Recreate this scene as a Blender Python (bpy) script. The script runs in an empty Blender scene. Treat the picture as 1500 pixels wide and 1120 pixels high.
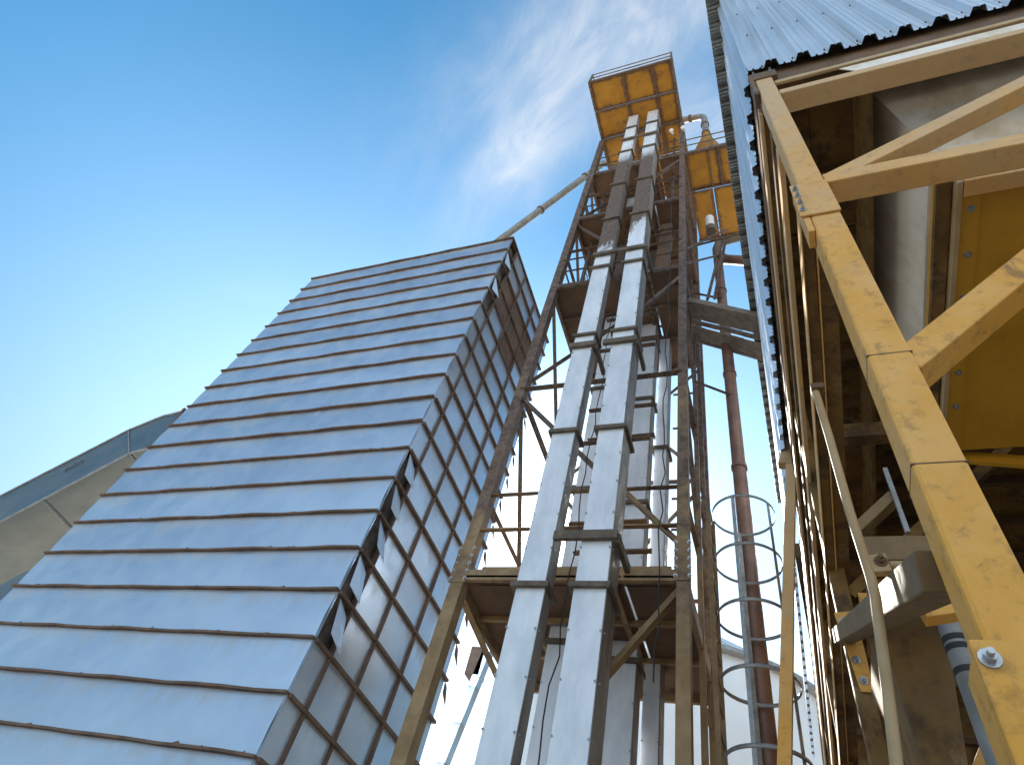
import bpy, bmesh, math, random
from mathutils import Vector, Matrix
random.seed(7)
D = bpy.data
sc = bpy.context.scene
COL = sc.collection
R = math.radians

# ------------------------------------------------------------------ materials
def new_mat(name):
    m = D.materials.new(name); m.use_nodes = True
    nt = m.node_tree
    return m, nt, nt.nodes['Principled BSDF']

def N(nt, typ, **kw):
    n = nt.nodes.new(typ)
    for k, v in kw.items():
        if hasattr(n, k): setattr(n, k, v)
        else: n.inputs[k.replace('_', ' ')].default_value = v
    return n

def coords(nt, scale=(1, 1, 1)):
    g = nt.nodes.new('ShaderNodeNewGeometry')
    mp = nt.nodes.new('ShaderNodeMapping'); mp.inputs['Scale'].default_value = scale
    nt.links.new(g.outputs['Position'], mp.inputs['Vector'])
    return mp.outputs['Vector']

def noise(nt, scale, detail=6, rough=.6, stretch=(1, 1, 1)):
    n = N(nt, 'ShaderNodeTexNoise'); n.inputs['Scale'].default_value = scale
    n.inputs['Detail'].default_value = detail; n.inputs['Roughness'].default_value = rough
    nt.links.new(coords(nt, stretch), n.inputs['Vector'])
    return n.outputs['Fac']

def ramp(nt, fac, lo, hi, a=0., b=1.):
    r = nt.nodes.new('ShaderNodeMapRange'); r.interpolation_type = 'SMOOTHSTEP'
    r.inputs['From Min'].default_value = lo; r.inputs['From Max'].default_value = hi
    r.inputs['To Min'].default_value = a; r.inputs['To Max'].default_value = b
    nt.links.new(fac, r.inputs['Value'])
    return r.outputs['Result']

def mix(nt, fac, a, b):
    m = nt.nodes.new('ShaderNodeMix'); m.data_type = 'RGBA'
    if isinstance(fac, float): m.inputs[0].default_value = fac
    else: nt.links.new(fac, m.inputs[0])
    for s, v in ((6, a), (7, b)):
        if isinstance(v, tuple): m.inputs[s].default_value = (*v, 1)
        else: nt.links.new(v, m.inputs[s])
    return m.outputs[2]

def math_n(nt, op, a, b=None, c=None):
    m = nt.nodes.new('ShaderNodeMath'); m.operation = op
    for i, v in enumerate((a, b, c)):
        if v is None: continue
        if isinstance(v, (int, float)): m.inputs[i].default_value = v
        else: nt.links.new(v, m.inputs[i])
    return m.outputs[0]

def bump(nt, p, h, strength=.2, dist=.01):
    b = nt.nodes.new('ShaderNodeBump'); b.inputs['Strength'].default_value = strength
    b.inputs['Distance'].default_value = dist
    nt.links.new(h, b.inputs['Height']); nt.links.new(b.outputs['Normal'], p.inputs['Normal'])

def weathered(name, c1, c2, scale=2., rough=.55, metal=0., layers=(), stretch=(1, 1, 1), bstr=.15, bscale=30., bdist=.004):
    """base colour c1..c2 by noise, then wear layers (colour, noise scale, low, high, stretch, strength)"""
    m, nt, p = new_mat(name)
    col = mix(nt, ramp(nt, noise(nt, scale, 8, .65, stretch), .3, .7), c1, c2)
    rfac = None
    for (c, s, lo, hi, st, k) in layers:
        f = ramp(nt, noise(nt, s, 9, .7, st), lo, hi, 0, k)
        col = mix(nt, f, col, c)
        rfac = f if rfac is None else math_n(nt, 'MAXIMUM', rfac, f)
    nt.links.new(col, p.inputs['Base Color'])
    rr = ramp(nt, noise(nt, scale * 3, 6, .6, stretch), .3, .7, rough - .08, rough + .1)
    if rfac is not None: rr = math_n(nt, 'ADD', rr, math_n(nt, 'MULTIPLY', rfac, .25))
    nt.links.new(rr, p.inputs['Roughness'])
    if metal > 0:
        if rfac is not None:
            nt.links.new(math_n(nt, 'MULTIPLY', math_n(nt, 'SUBTRACT', 1., rfac), metal), p.inputs['Metallic'])
        else: p.inputs['Metallic'].default_value = metal
    bump(nt, p, noise(nt, bscale, 6, .65), bstr, bdist)
    return m

V_STREAK = (1, 1, .12)
M = {}
def sheet_mat(name, c1, c2, warm, streak_k):
    """galvanised sheet: each sheet a slightly different batch (attribute), rust runs that start under each lap, dust specks"""
    m, nt, p = new_mat(name)
    at = nt.nodes.new('ShaderNodeAttribute'); at.attribute_name = 'tone'
    col = mix(nt, ramp(nt, noise(nt, .8, 8, .65), .3, .7), c1, c2)
    col = mix(nt, math_n(nt, 'MULTIPLY', at.outputs['Fac'], .4), col, tuple(v * .66 for v in c1))
    g = nt.nodes.new('ShaderNodeNewGeometry'); sx = nt.nodes.new('ShaderNodeSeparateXYZ'); nt.links.new(g.outputs['Position'], sx.inputs[0])
    fr = math_n(nt, 'FRACT', math_n(nt, 'DIVIDE', math_n(nt, 'SUBTRACT', 16.18 + .659 * 3, sx.outputs['Z']), .659))
    st = noise(nt, 5, 7, .7, (1, 1, .10)); st2 = noise(nt, .7, 5, .6)
    run = math_n(nt, 'SUBTRACT', math_n(nt, 'ADD', math_n(nt, 'MULTIPLY', st, 1.2), math_n(nt, 'MULTIPLY', st2, .9)), math_n(nt, 'MULTIPLY', fr, .75))
    f = ramp(nt, run, .78, 1.12, 0, streak_k)
    col = mix(nt, f, col, warm)
    low = ramp(nt, math_n(nt, 'ADD', math_n(nt, 'MULTIPLY', math_n(nt, 'SUBTRACT', fr, .86), 4.), math_n(nt, 'SUBTRACT', noise(nt, 9, 8, .75, (1, 1, .5)), .5)), .25, .6, 0, .55)
    col = mix(nt, low, col, (.16, .13, .11))
    sp = ramp(nt, noise(nt, 24, 4, .6), .70, .76, 0, .7)
    col = mix(nt, sp, col, (.09, .075, .06))
    nt.links.new(col, p.inputs['Base Color'])
    dirt = math_n(nt, 'MAXIMUM', math_n(nt, 'MAXIMUM', f, low), sp)
    nt.links.new(math_n(nt, 'MULTIPLY', math_n(nt, 'SUBTRACT', 1., dirt), .68), p.inputs['Metallic'])
    nt.links.new(math_n(nt, 'ADD', ramp(nt, noise(nt, 2.5, 6, .6), .3, .7, .30, .46), math_n(nt, 'MULTIPLY', dirt, .3)), p.inputs['Roughness'])
    bump(nt, p, noise(nt, 1.6, 3, .5), .22, .05)
    return m
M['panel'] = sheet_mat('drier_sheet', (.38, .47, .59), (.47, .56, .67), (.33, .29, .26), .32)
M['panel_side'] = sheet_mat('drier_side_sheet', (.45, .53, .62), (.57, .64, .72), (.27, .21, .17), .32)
M['rib'] = weathered('drier_rib_rust', (.085, .052, .038), (.16, .10, .07), 3, .8, 0,
    [((.22, .16, .11), 7, .58, .75, (1, 1, 1), .6)], bstr=.4, bscale=40)
M['rustpanel'] = weathered('rusty_sheet', (.09, .05, .032), (.17, .105, .07), 1.6, .85, 0,
    [((.30, .27, .24), 2.2, .60, .74, (1, 1, 1), .7), ((.03, .02, .015), 5, .6, .7, (1, 1, 1), .6)], bstr=.4)
M['inside'] = weathered('drier_inside', (.10, .085, .075), (.22, .19, .17), 3, .8, 0, [((.03, .025, .02), 4, .5, .66, (1, 1, .4), .8)])
M['dark'] = weathered('dark_inside', (.012, .011, .010), (.03, .025, .02), 2, .9)
def leg_mat():
    m, nt, p = new_mat('elevator_leg_zinc')
    base = mix(nt, ramp(nt, noise(nt, 3, 8, .65, (1, 1, .35)), .3, .7), (.50, .54, .60), (.68, .71, .76))
    g = nt.nodes.new('ShaderNodeNewGeometry'); sx = nt.nodes.new('ShaderNodeSeparateXYZ')
    nt.links.new(g.outputs['Position'], sx.inputs[0])
    z = sx.outputs['Z']; x = sx.outputs['X']
    # grain-dust crust that grew where the upper spouts leak (has its own ragged outline)
    lowz = math_n(nt, 'ADD', math_n(nt, 'MULTIPLY', x, 1.5), 18.6)
    lowz = math_n(nt, 'MINIMUM', lowz, 15.9)
    n1 = noise(nt, 2.2, 10, .75, (2.5, 2.5, .6))
    a = math_n(nt, 'SUBTRACT', math_n(nt, 'ADD', z, math_n(nt, 'MULTIPLY', n1, 2.4)), math_n(nt, 'ADD', lowz, 1.1))
    f1 = ramp(nt, a, -.15, .25)
    b = math_n(nt, 'SUBTRACT', 21.4, math_n(nt, 'ADD', z, math_n(nt, 'MULTIPLY', n1, 1.6)))
    f2 = ramp(nt, b, -.7, .3)
    f = math_n(nt, 'MULTIPLY', math_n(nt, 'MULTIPLY', f1, f2), .95)
    crust = mix(nt, ramp(nt, noise(nt, 12, 10, .78), .32, .68), (.026, .015, .010), (.13, .078, .050))
    col = mix(nt, f, base, crust)
    f3 = ramp(nt, noise(nt, 5, 10, .75, (1.5, 1.5, .4)), .64, .76, 0, .5)
    col = mix(nt, f3, col, (.22, .19, .17))
    f4 = ramp(nt, noise(nt, 40, 4, .6), .72, .78, 0, .7)
    col = mix(nt, f4, col, (.08, .07, .06))
    nt.links.new(col, p.inputs['Base Color'])
    nt.links.new(math_n(nt, 'MULTIPLY', math_n(nt, 'SUBTRACT', 1., f), .25), p.inputs['Metallic'])
    nt.links.new(ramp(nt, f, 0, 1, .55, .9), p.inputs['Roughness'])
    bump(nt, p, noise(nt, 6, 4, .5), .12, .02)
    return m
M['leg'] = leg_mat()
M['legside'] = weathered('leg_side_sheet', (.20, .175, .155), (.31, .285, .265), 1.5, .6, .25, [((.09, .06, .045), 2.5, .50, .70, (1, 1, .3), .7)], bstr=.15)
M['flange'] = weathered('leg_flange', (.06, .045, .033), (.14, .11, .08), 4, .75, 0, [((.30, .27, .23), 9, .6, .72, (1, 1, 1), .6)], bstr=.3)
def tower_mat():
    m, nt, p = new_mat('tower_steel')
    g = nt.nodes.new('ShaderNodeNewGeometry'); sx = nt.nodes.new('ShaderNodeSeparateXYZ')
    nt.links.new(g.outputs['Position'], sx.inputs[0])
    n1 = noise(nt, 1.3, 10, .75)
    # ochre paint, worn away to rust and dust crust the higher the steel stands
    h = math_n(nt, 'ADD', ramp(nt, sx.outputs['Z'], 4., 13., .12, .9), math_n(nt, 'MULTIPLY', math_n(nt, 'SUBTRACT', n1, .5), 2.0))
    f = ramp(nt, h, .1, .7)
    rust = mix(nt, ramp(nt, noise(nt, 9, 8, .7), .35, .65), (.050, .030, .021), (.145, .095, .070))
    paint = mix(nt, ramp(nt, noise(nt, 3, 8, .7), .3, .7), (.19, .115, .05), (.30, .205, .10))
    nt.links.new(mix(nt, f, paint, rust), p.inputs['Base Color'])
    p.inputs['Roughness'].default_value = .7
    bump(nt, p, noise(nt, 25, 8, .7), .35, .006)
    return m
M['tower'] = tower_mat()
M['floor'] = weathered('platform_plate', (.075, .042, .026), (.15, .085, .05), .9, .85, 0,
    [((.03, .02, .015), 1.6, .58, .7, (1, 1, 1), .7), ((.26, .15, .05), 2.6, .62, .74, (1, 1, 1), .4)], bstr=.25)
M['yplate'] = weathered('yellow_plate', (.62, .33, .025), (.72, .40, .035), 1.2, .6, 0,
    [((.16, .075, .025), 1.7, .48, .62, (1, 1, 1), .85), ((.045, .025, .015), 3.0, .58, .68, (1, 1, 1), .85)], bstr=.2)
def plate_mat():
    m, nt, p = new_mat('yellow_plate')
    at = nt.nodes.new('ShaderNodeAttribute'); at.attribute_name = 'wear'
    base = mix(nt, ramp(nt, noise(nt, 1.5, 8, .65), .3, .7), (.25, .11, .004), (.35, .165, .007))
    n1 = noise(nt, 2.2, 9, .72)
    f = ramp(nt, math_n(nt, 'ADD', math_n(nt, 'MULTIPLY', at.outputs['Fac'], .34), n1), .50, .76, 0, .92)
    col = mix(nt, f, base, mix(nt, ramp(nt, noise(nt, 14, 8, .7), .35, .65), (.05, .026, .014), (.15, .07, .025)))
    nt.links.new(col, p.inputs['Base Color']); p.inputs['Roughness'].default_value = .65
    bump(nt, p, n1, .3, .01)
    return m
M['yplate'] = plate_mat()
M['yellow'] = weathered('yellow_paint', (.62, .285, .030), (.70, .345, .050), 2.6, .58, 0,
    [((.62, .38, .18), 1.3, .42, .70, (1, 1, 1), .42), ((.22, .125, .04), 18, .50, .70, (1, 1, 1), .55), ((.13, .085, .04), 4.5, .60, .74, (1, 1, 1), .4),
     ((.06, .045, .03), 50, .62, .68, (1, 1, 1), .6), ((.13, .07, .035), 7, .64, .70, (1, 1, .25), .6), ((.55, .46, .34), 70, .66, .72, (1, 1, 1), .35)], bstr=.28, bscale=35)
def high_dust(m):
    """pale meal dust has settled on the upper steel, thinning out downwards in ragged patches"""
    nt = m.node_tree; p = nt.nodes['Principled BSDF']
    src = p.inputs['Base Color'].links[0].from_socket
    g = nt.nodes.new('ShaderNodeNewGeometry'); sx = nt.nodes.new('ShaderNodeSeparateXYZ'); nt.links.new(g.outputs['Position'], sx.inputs[0])
    f = ramp(nt, math_n(nt, 'ADD', sx.outputs['Z'], math_n(nt, 'MULTIPLY', math_n(nt, 'SUBTRACT', noise(nt, 3, 9, .7), .5), 4.)), 3.6, 6.6, 0, .62)
    nt.links.new(mix(nt, f, src, (.42, .345, .245)), p.inputs['Base Color'])
high_dust(M['yellow'])
M['ydeep'] = weathered('yellow_panel', (.46, .22, .010), (.58, .29, .018), 1.3, .5, 0,
    [((.20, .11, .03), 2.4, .56, .72, (2, .6, 1), .6), ((.06, .04, .02), 9, .66, .74, (1, 1, 1), .7)], bstr=.1, bscale=6, bdist=.01)
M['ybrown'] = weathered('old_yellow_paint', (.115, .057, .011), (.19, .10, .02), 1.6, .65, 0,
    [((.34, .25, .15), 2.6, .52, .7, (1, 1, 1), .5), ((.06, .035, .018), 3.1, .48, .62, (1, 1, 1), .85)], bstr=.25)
M['brown'] = weathered('brown_primer', (.085, .045, .022), (.15, .085, .04), 2.2, .7, 0, [((.03, .02, .012), 5, .58, .7, (1, 1, 1), .7)], bstr=.3)
def zinc_mat():
    m, nt, p = new_mat('corrugated_zinc')
    col = mix(nt, ramp(nt, noise(nt, .7, 2, .5), .3, .7), (.58, .66, .75), (.68, .75, .83))
    col = mix(nt, ramp(nt, noise(nt, 4, 2, .5, (2, 2, .06)), .50, .80, 0, .6), col, (.36, .38, .40))
    nt.links.new(col, p.inputs['Base Color'])
    p.inputs['Metallic'].default_value = .5; p.inputs['Roughness'].default_value = .32
    return m
M['zinc'] = zinc_mat()
M['roofsheet'] = weathered('roof_sheet', (.24, .225, .20), (.34, .32, .29), 1.2, .34, .7,
    [((.14, .13, .11), 2.5, .55, .72, (1, 1, 1), .6)], bstr=.08)
M['hopper'] = weathered('hopper_sheet', (.74, .70, .65), (.80, .76, .69), 1.3, .6, .1,
    [((.46, .36, .23), 1.4, .42, .65, (1, 1, .6), .7), ((.15, .13, .11), 14, .68, .76, (1, 1, 1), .6)], bstr=.12, bscale=10)
M['pipe'] = weathered('pipe_rust', (.13, .065, .045), (.22, .12, .085), 2.5, .5, .15,
    [((.33, .24, .18), 3, .58, .72, (2, 2, .2), .6)], bstr=.2)
M['pipegrey'] = weathered('pipe_grey', (.17, .155, .14), (.30, .28, .26), 3, .5, .4, [((.14, .09, .06), 4, .55, .7, (1, 1, 1), .7)], bstr=.15)
M['cage'] = weathered('cage_zinc', (.19, .19, .19), (.32, .32, .32), 9, .5, .4, [((.10, .08, .07), 20, .6, .7, (1, 1, 1), .6)], bstr=.2)
M['steel'] = weathered('bright_steel', (.16, .155, .15), (.25, .24, .23), 5, .45, .1, [((.14, .12, .10), 9, .62, .72, (1, 1, 1), .6)], bstr=.08)
M['bolt'] = weathered('bolt_steel', (.32, .32, .33), (.46, .46, .47), 30, .35, .8, bstr=.1)
M['wood'] = weathered('grey_board', (.10, .075, .058), (.20, .16, .13), 3, .85, 0, [((.035, .025, .02), 6, .55, .68, (.4, 3, 3), .8)], stretch=(.4, 3, 3), bstr=.4)
M['silo'] = weathered('silo_sheet', (.58, .61, .63), (.68, .71, .73), .4, .5, .2, [((.38, .37, .34), .8, .58, .75, (1, 1, .3), .5)], bstr=.05)
M['tandark'] = weathered('dusty_brace_paint', (.13, .078, .03), (.20, .125, .05), 4, .65, 0, [((.09, .06, .035), 8, .58, .68, (1, 1, 1), .7)], bstr=.25, bscale=40)
M['tan'] = weathered('dusty_tube_paint', (.34, .22, .10), (.44, .315, .175), 4, .6, 0, [((.14, .09, .05), 12, .63, .72, (1, 1, 1), .7)], bstr=.2, bscale=40)
M['white'] = weathered('lamp_white', (.58, .57, .55), (.68, .67, .65), 3, .4)
M['black'] = weathered('black_rubber', (.015, .015, .015), (.03, .03, .03), 3, .7)
M['ground'] = weathered('yard_concrete', (.42, .36, .28), (.52, .45, .36), .25, .9, 0, [((.25, .21, .17), .5, .55, .7, (1, 1, 1), .6)], bstr=.3, bscale=8)
M['ductsheet'] = weathered('duct_sheet', (.12, .15, .165), (.165, .185, .19), .7, .36, .75,
    [((.17, .155, .12), 1.4, .50, .80, (.5, 1, 1.6), .3)], bstr=.15, bscale=2.5, bdist=.03)

# ------------------------------------------------------------------ mesh helpers
class MB:
    def __init__(s): s.v = []; s.f = []; s.smooth = set()
    def add(s, vs, fs, smooth=False):
        o = len(s.v); s.v += [tuple(v) for v in vs]
        for f in fs:
            if smooth: s.smooth.add(len(s.f))
            s.f.append([o + i for i in f])
        return s
    def box(s, x0, x1, y0, y1, z0, z1):
        return s.hexa([(x0, y0, z0), (x1, y0, z0), (x1, y1, z0), (x0, y1, z0), (x0, y0, z1), (x1, y0, z1), (x1, y1, z1), (x0, y1, z1)])
    def hexa(s, p):
        return s.add(p, [(3, 2, 1, 0), (4, 5, 6, 7), (0, 1, 5, 4), (1, 2, 6, 5), (2, 3, 7, 6), (3, 0, 4, 7)])
    def bar(s, p, q, w, h, up=(0, 0, 1), prof=None):
        """bar from p to q; w across, h along 'up'. prof: list of (a,b) section points"""
        p = Vector(p); q = Vector(q); d = (q - p).normalized(); u = Vector(up)
        a = d.cross(u)
        if a.length < 1e-4: a = d.cross(Vector((0, 1, 0)))
        a.normalize(); b = a.cross(d).normalized()
        pr = prof or [(-w / 2, -h / 2), (w / 2, -h / 2), (w / 2, h / 2), (-w / 2, h / 2)]
        n = len(pr); vs = [c + a * x + b * y for c in (p, q) for x, y in pr]
        fs = [(i, (i + 1) % n, n + (i + 1) % n, n + i) for i in range(n)] + [tuple(range(n))[::-1], tuple(range(n, 2 * n))]
        return s.add(vs, fs)
    def angle(s, p, q, w, t=.012, up=(0, 0, 1), flip=1):
        pr = [(0, 0), (w, 0), (w, t), (t, t), (t, w), (0, w)]
        pr = [((x - w / 2) * flip, y - w / 2) for x, y in pr]
        return s.bar(p, q, w, w, up, pr)
    def tube(s, pts, r, n=16, cap=True):
        pts = [Vector(p) for p in pts]; rings = []
        rr = r if isinstance(r, (list, tuple)) else [r] * len(pts)
        prev = None
        for i, p in enumerate(pts):
            d = (pts[min(i + 1, len(pts) - 1)] - pts[max(i - 1, 0)]).normalized()
            if prev is None:
                a = d.cross(Vector((0, 0, 1)))
                if a.length < 1e-3: a = Vector((1, 0, 0))
            else: a = prev - d * prev.dot(d)
            a.normalize(); prev = a; b = d.cross(a)
            rings.append([p + (a * math.cos(2 * math.pi * k / n) + b * math.sin(2 * math.pi * k / n)) * rr[i] for k in range(n)])
        vs = [v for r_ in rings for v in r_]; fs = []
        for i in range(len(pts) - 1):
            for k in range(n): fs.append((i * n + k, i * n + (k + 1) % n, (i + 1) * n + (k + 1) % n, (i + 1) * n + k))
        s.add(vs, fs, True)
        if cap: s.add(rings[0], [tuple(range(n))[::-1]]); s.add(rings[-1], [tuple(range(n))])
        return s
    def plate(s, poly, normal, t):
        """flat polygon extruded by t along normal"""
        n = len(poly); nv = Vector(normal).normalized() * t
        vs = [Vector(p) for p in poly] + [Vector(p) + nv for p in poly]
        fs = [tuple(range(n))[::-1], tuple(range(n, 2 * n))] + [(i, (i + 1) % n, n + (i + 1) % n, n + i) for i in range(n)]
        return s.add(vs, fs)
    def bolt(s, c, nrm, r=.014, h=.014):
        c = Vector(c); nrm = Vector(nrm).normalized()
        s.tube([c, c + nrm * .004], r * 1.6, 12); s.tube([c + nrm * .004, c + nrm * (h + .004)], r, 6)
        return s.tube([c + nrm * (h + .004), c + nrm * (h * 1.9 + .004)], r * .55, 8)
    def build(s, name, mat, parent=None, bevel=0):
        me = D.meshes.new(name); me.from_pydata(s.v, [], s.f)
        for i in s.smooth: me.polygons[i].use_smooth = True
        bm = bmesh.new(); bm.from_mesh(me); bmesh.ops.recalc_face_normals(bm, faces=bm.faces); bm.to_mesh(me); bm.free()
        me.materials.append(M[mat] if isinstance(mat, str) else mat)
        o = D.objects.new(name, me); COL.objects.link(o)
        if parent is not None:
            o.parent = parent
            if parent.type == 'EMPTY': o.matrix_parent_inverse = Matrix.Translation(-Vector(parent.location))
        if bevel:
            b = o.modifiers.new('bevel', 'BEVEL'); b.width = bevel; b.segments = 2; b.limit_method = 'ANGLE'; b.angle_limit = R(50)
        return o

def tag(o, label, cat, group=None):
    o['label'] = label; o['category'] = cat
    if group: o['group'] = group
    return o
def thing(name, label, cat, loc, group=None):
    o = D.objects.new(name, None); COL.objects.link(o); o.location = loc; o.empty_display_size = .3
    return tag(o, label, cat, group)

def wear_attr(o):
    """rust creeps in from the edges of each plate: inset the big faces and mark their borders as worn"""
    bm = bmesh.new(); bm.from_mesh(o.data)
    big = [f for f in bm.faces if f.calc_area() > .2]
    bmesh.ops.inset_individual(bm, faces=big, thickness=.10)
    big = [f for f in bm.faces if f.calc_area() > .2]
    bmesh.ops.inset_individual(bm, faces=big, thickness=.10)
    lay = bm.verts.layers.float.new('wear')
    inner = set()
    for f in bm.faces:
        if f.calc_area() > .12 and len(f.verts) == 4:
            ls = [e.calc_length() for e in f.edges]
            if min(ls) > .2: inner.update(f.verts)
    for v in bm.verts: v[lay] = 0. if v in inner else 1.
    # middle ring
    for v in bm.verts:
        if v not in inner and any(e.other_vert(v) in inner for e in v.link_edges): v[lay] = .45
    bm.to_mesh(o.data); bm.free()
    return o
# ------------------------------------------------------------------ ground
g = MB().add([(-3000, -3000, 0), (3000, -3000, 0), (3000, 3000, 0), (-3000, 3000, 0)], [(0, 1, 2, 3)]).build('ground', 'ground')
g['kind'] = 'structure'

# ------------------------------------------------------------------ grain drier
DX0, DX1, DY0, DY1 = -11.9, -5.36, 6.0, 9.38
PITCH, DTOP = .659, 16.18
DZ = [DTOP - PITCH * k for k in range(25)]
dr = thing('grain_drier', 'tall silver sheet metal grain drier ringed by rusty ribs', 'grain drier', ((DX0 + DX1) / 2, 7.7, 0))
# front sheets: every band leans out a little towards its lower lap
f = MB(); 
for k in range(24):
    z1, z0 = DZ[k], DZ[k + 1]
    j0, j1 = random.uniform(-.006, .006), random.uniform(-.006, .006)
    n = 10
    vs = []
    for i in range(n + 1):
        x = DX0 + (DX1 - DX0) * i / n
        w = .012 * math.sin(i * 1.9 + k * 2.3)
        vs += [(x, DY0 + .0 + j0, z1), (x, DY0 - .012 + w * .5, (z0 + z1) / 2), (x, DY0 - .0 + j1, z0)]
    fs = []
    for i in range(n):
        a = i * 3
        fs += [(a, a + 1, a + 4, a + 3), (a + 1, a + 2, a + 5, a + 4)]
    f.add(vs, fs, True)
o = f.build('front_wall', 'panel', dr)
at = o.data.attributes.new('tone', 'FLOAT', 'FACE'); tones = [random.random() for _ in range(24)]
for i in range(len(o.data.polygons)): at.data[i].value = tones[i // 20]
f = MB().box(DX0 + .02, DX1 - .10, DY0 + .06, DY1 - .05, 0, DTOP - .03)
f.build('core', 'inside', dr)
f = MB(); f.box(DX0, DX0 + .015, DY0 + .03, DY1, 0, DTOP - .01); f.box(DX0, DX1, DY1 - .015, DY1, 0, DTOP - .02)
f.build('rear_wall', 'panel', dr)
f = MB().box(DX0 - .04, DX1 + .05, DY0 - .05, DY1 + .05, DTOP + .002, DTOP + .05).build('roof', 'rib', dr)
# side bays: narrow corner bay then four wide ones
BAYS = [6.0, 6.40, 7.15, 8.05, 8.85, 9.38]
open_cells = {(b, 0) for b in (0, 1, 2, 3, 4, 12, 13, 14, 15, 16)}
rust_cells = {(b, j) for b in (2, 3) for j in (1, 2, 3)} | {(4, 2)}
f = MB(); fr = MB(); fd = MB()
for k in range(24):
    for j in range(5):
        y0, y1, z1, z0 = BAYS[j] + .01, BAYS[j + 1] - .01, DZ[k] - .01, DZ[k + 1] + .01
        if (k, j) in open_cells: continue
        e = random.uniform(-.008, .012); e2 = random.uniform(-.008, .012)
        b = fr if (k, j) in rust_cells else f
        c = DX1 + .02
        ym = (y0 + y1) / 2; zm = (z0 + z1) / 2
        b.add([(DX1 + e, y0, z0), (DX1 + e2, y1, z0), (DX1 + e, y1, z1), (DX1 + e2, y0, z1), (c, ym, zm)],
              [(0, 1, 4), (1, 2, 4), (2, 3, 4), (3, 0, 4)], True)
o = f.build('side_wall', 'panel_side', dr)
at = o.data.attributes.new('tone', 'FLOAT', 'FACE'); tones = [random.random() for _ in range(200)]
for i in range(len(o.data.polygons)): at.data[i].value = tones[i // 4]
fr.build('rusty_side_panel', 'rustpanel', dr)
# horizontal ribs (front flange and side flange of each band)
for k in range(25):
    z = DZ[k]
    if z < 1: continue
    m = MB()
    n = 14; t = .03; dep = .058
    xs = [DX0 - .03 + (DX1 + .05 - DX0) * i / n for i in range(n + 1)]
    for i in range(n):
        a0 = .010 * math.sin(k * 5.1 + i * 1.7); a1 = .010 * math.sin(k * 5.1 + (i + 1) * 1.7)
        b0 = .005 * math.sin(k * 3.3 + i * 2.1); b1 = .005 * math.sin(k * 3.3 + (i + 1) * 2.1)
        m.hexa([(xs[i], DY0 - dep + a0, z + b0), (xs[i + 1], DY0 - dep + a1, z + b1), (xs[i + 1], DY0 + .02, z + b1), (xs[i], DY0 + .02, z + b0),
                (xs[i], DY0 - dep + a0, z + t + b0), (xs[i + 1], DY0 - dep + a1, z + t + b1), (xs[i + 1], DY0 + .02, z + t + b1), (xs[i], DY0 + .02, z + t + b0)])
    m.box(DX1 - .02, DX1 + .06, DY0 + .022, DY1 + .04, z - .012, z + .03)
    # clumps of caked dust along the edge
    for q in range(random.randint(3, 9)):
        x = random.uniform(DX0 + .5, DX1 - .1); L = random.uniform(.03, .14); h = random.uniform(.012, .035)
        m.add([(x, DY0 - dep + .005, z + t), (x + L, DY0 - dep + .005, z + t), (x + L * .6, DY0 - dep + .02, z + t + h), (x + L * .5, DY0 - .03, z + t), ],
              [(0, 1, 2), (1, 3, 2), (3, 0, 2)])
    m.build('rib', 'rib', dr)
for y in BAYS[1:-1]:
    m = MB().box(DX1 - .02, DX1 + .045, y - .022, y + .022, .4, DTOP - .02)
    m.build('mullion', 'rib', dr)
m = MB().box(DX1 - .03, DX1 + .012, DY0 + .004, DY0 + .03, 0, DTOP - .02); m.build('corner_strip', 'panel', dr)
# bent flaps hanging out of the open corner bay
for k in (12, 13, 14, 15, 16):
    zt = DZ[k] - .02
    m = MB()
    o = random.uniform(-.03, .03)
    A = (DX1 + .01, 6.10 + o, zt); B = (DX1 + .02, 6.36 + o, zt - .12)
    Cc = (DX1 + .30 + o, 6.20 + o, zt - PITCH * 1.05); E_ = (DX1 + .16 + o * 2, 6.06 + o, zt - PITCH * .78)
    m.plate([A, B, Cc, E_], (1, -.3, .1), .008)
    m.build('bent_flap', 'panel_side', dr)
for k in (1, 3):
    zt = DZ[k]
    m = MB().plate([(DX1 + .01, 6.05, zt), (DX1 + .02, 6.3, zt - .2), (DX1 + .16, 6.30, zt - .62), (DX1 + .03, 6.1, zt - .5)], (1, 0, 0), .008)
    m.build('bent_flap', 'panel_side', dr)
# ragged strips at the back of the side
for k in range(5, 16, 1):
    zt = DZ[k]
    m = MB().plate([(DX1 + .0, 9.40, zt), (DX1 + .0, 9.52, zt - .05), (DX1 + .05, 9.56, zt - .34), (DX1 + .02, 9.40, zt - .2)], (1, 0, 0), .006)
    m.build('loose_strip', 'rib', dr)
# small intake hoods on the far (left) side
for k in (2, 3, 4, 11, 12, 13, 14):
    zt = DZ[k + 1]
    m = MB()
    x = DX0 - .0
    m.add([(x, 6.12, zt + .55), (x, 8.9, zt + .55), (x - .26, 8.9, zt + .02), (x - .26, 6.12, zt + .02), (x, 6.12, zt + .02), (x, 8.9, zt + .02)],
          [(0, 1, 2, 3), (0, 3, 4), (1, 5, 2), (3, 2, 5, 4), (0, 4, 5, 1)])
    m.build('intake_hood', 'rib', dr)

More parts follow.
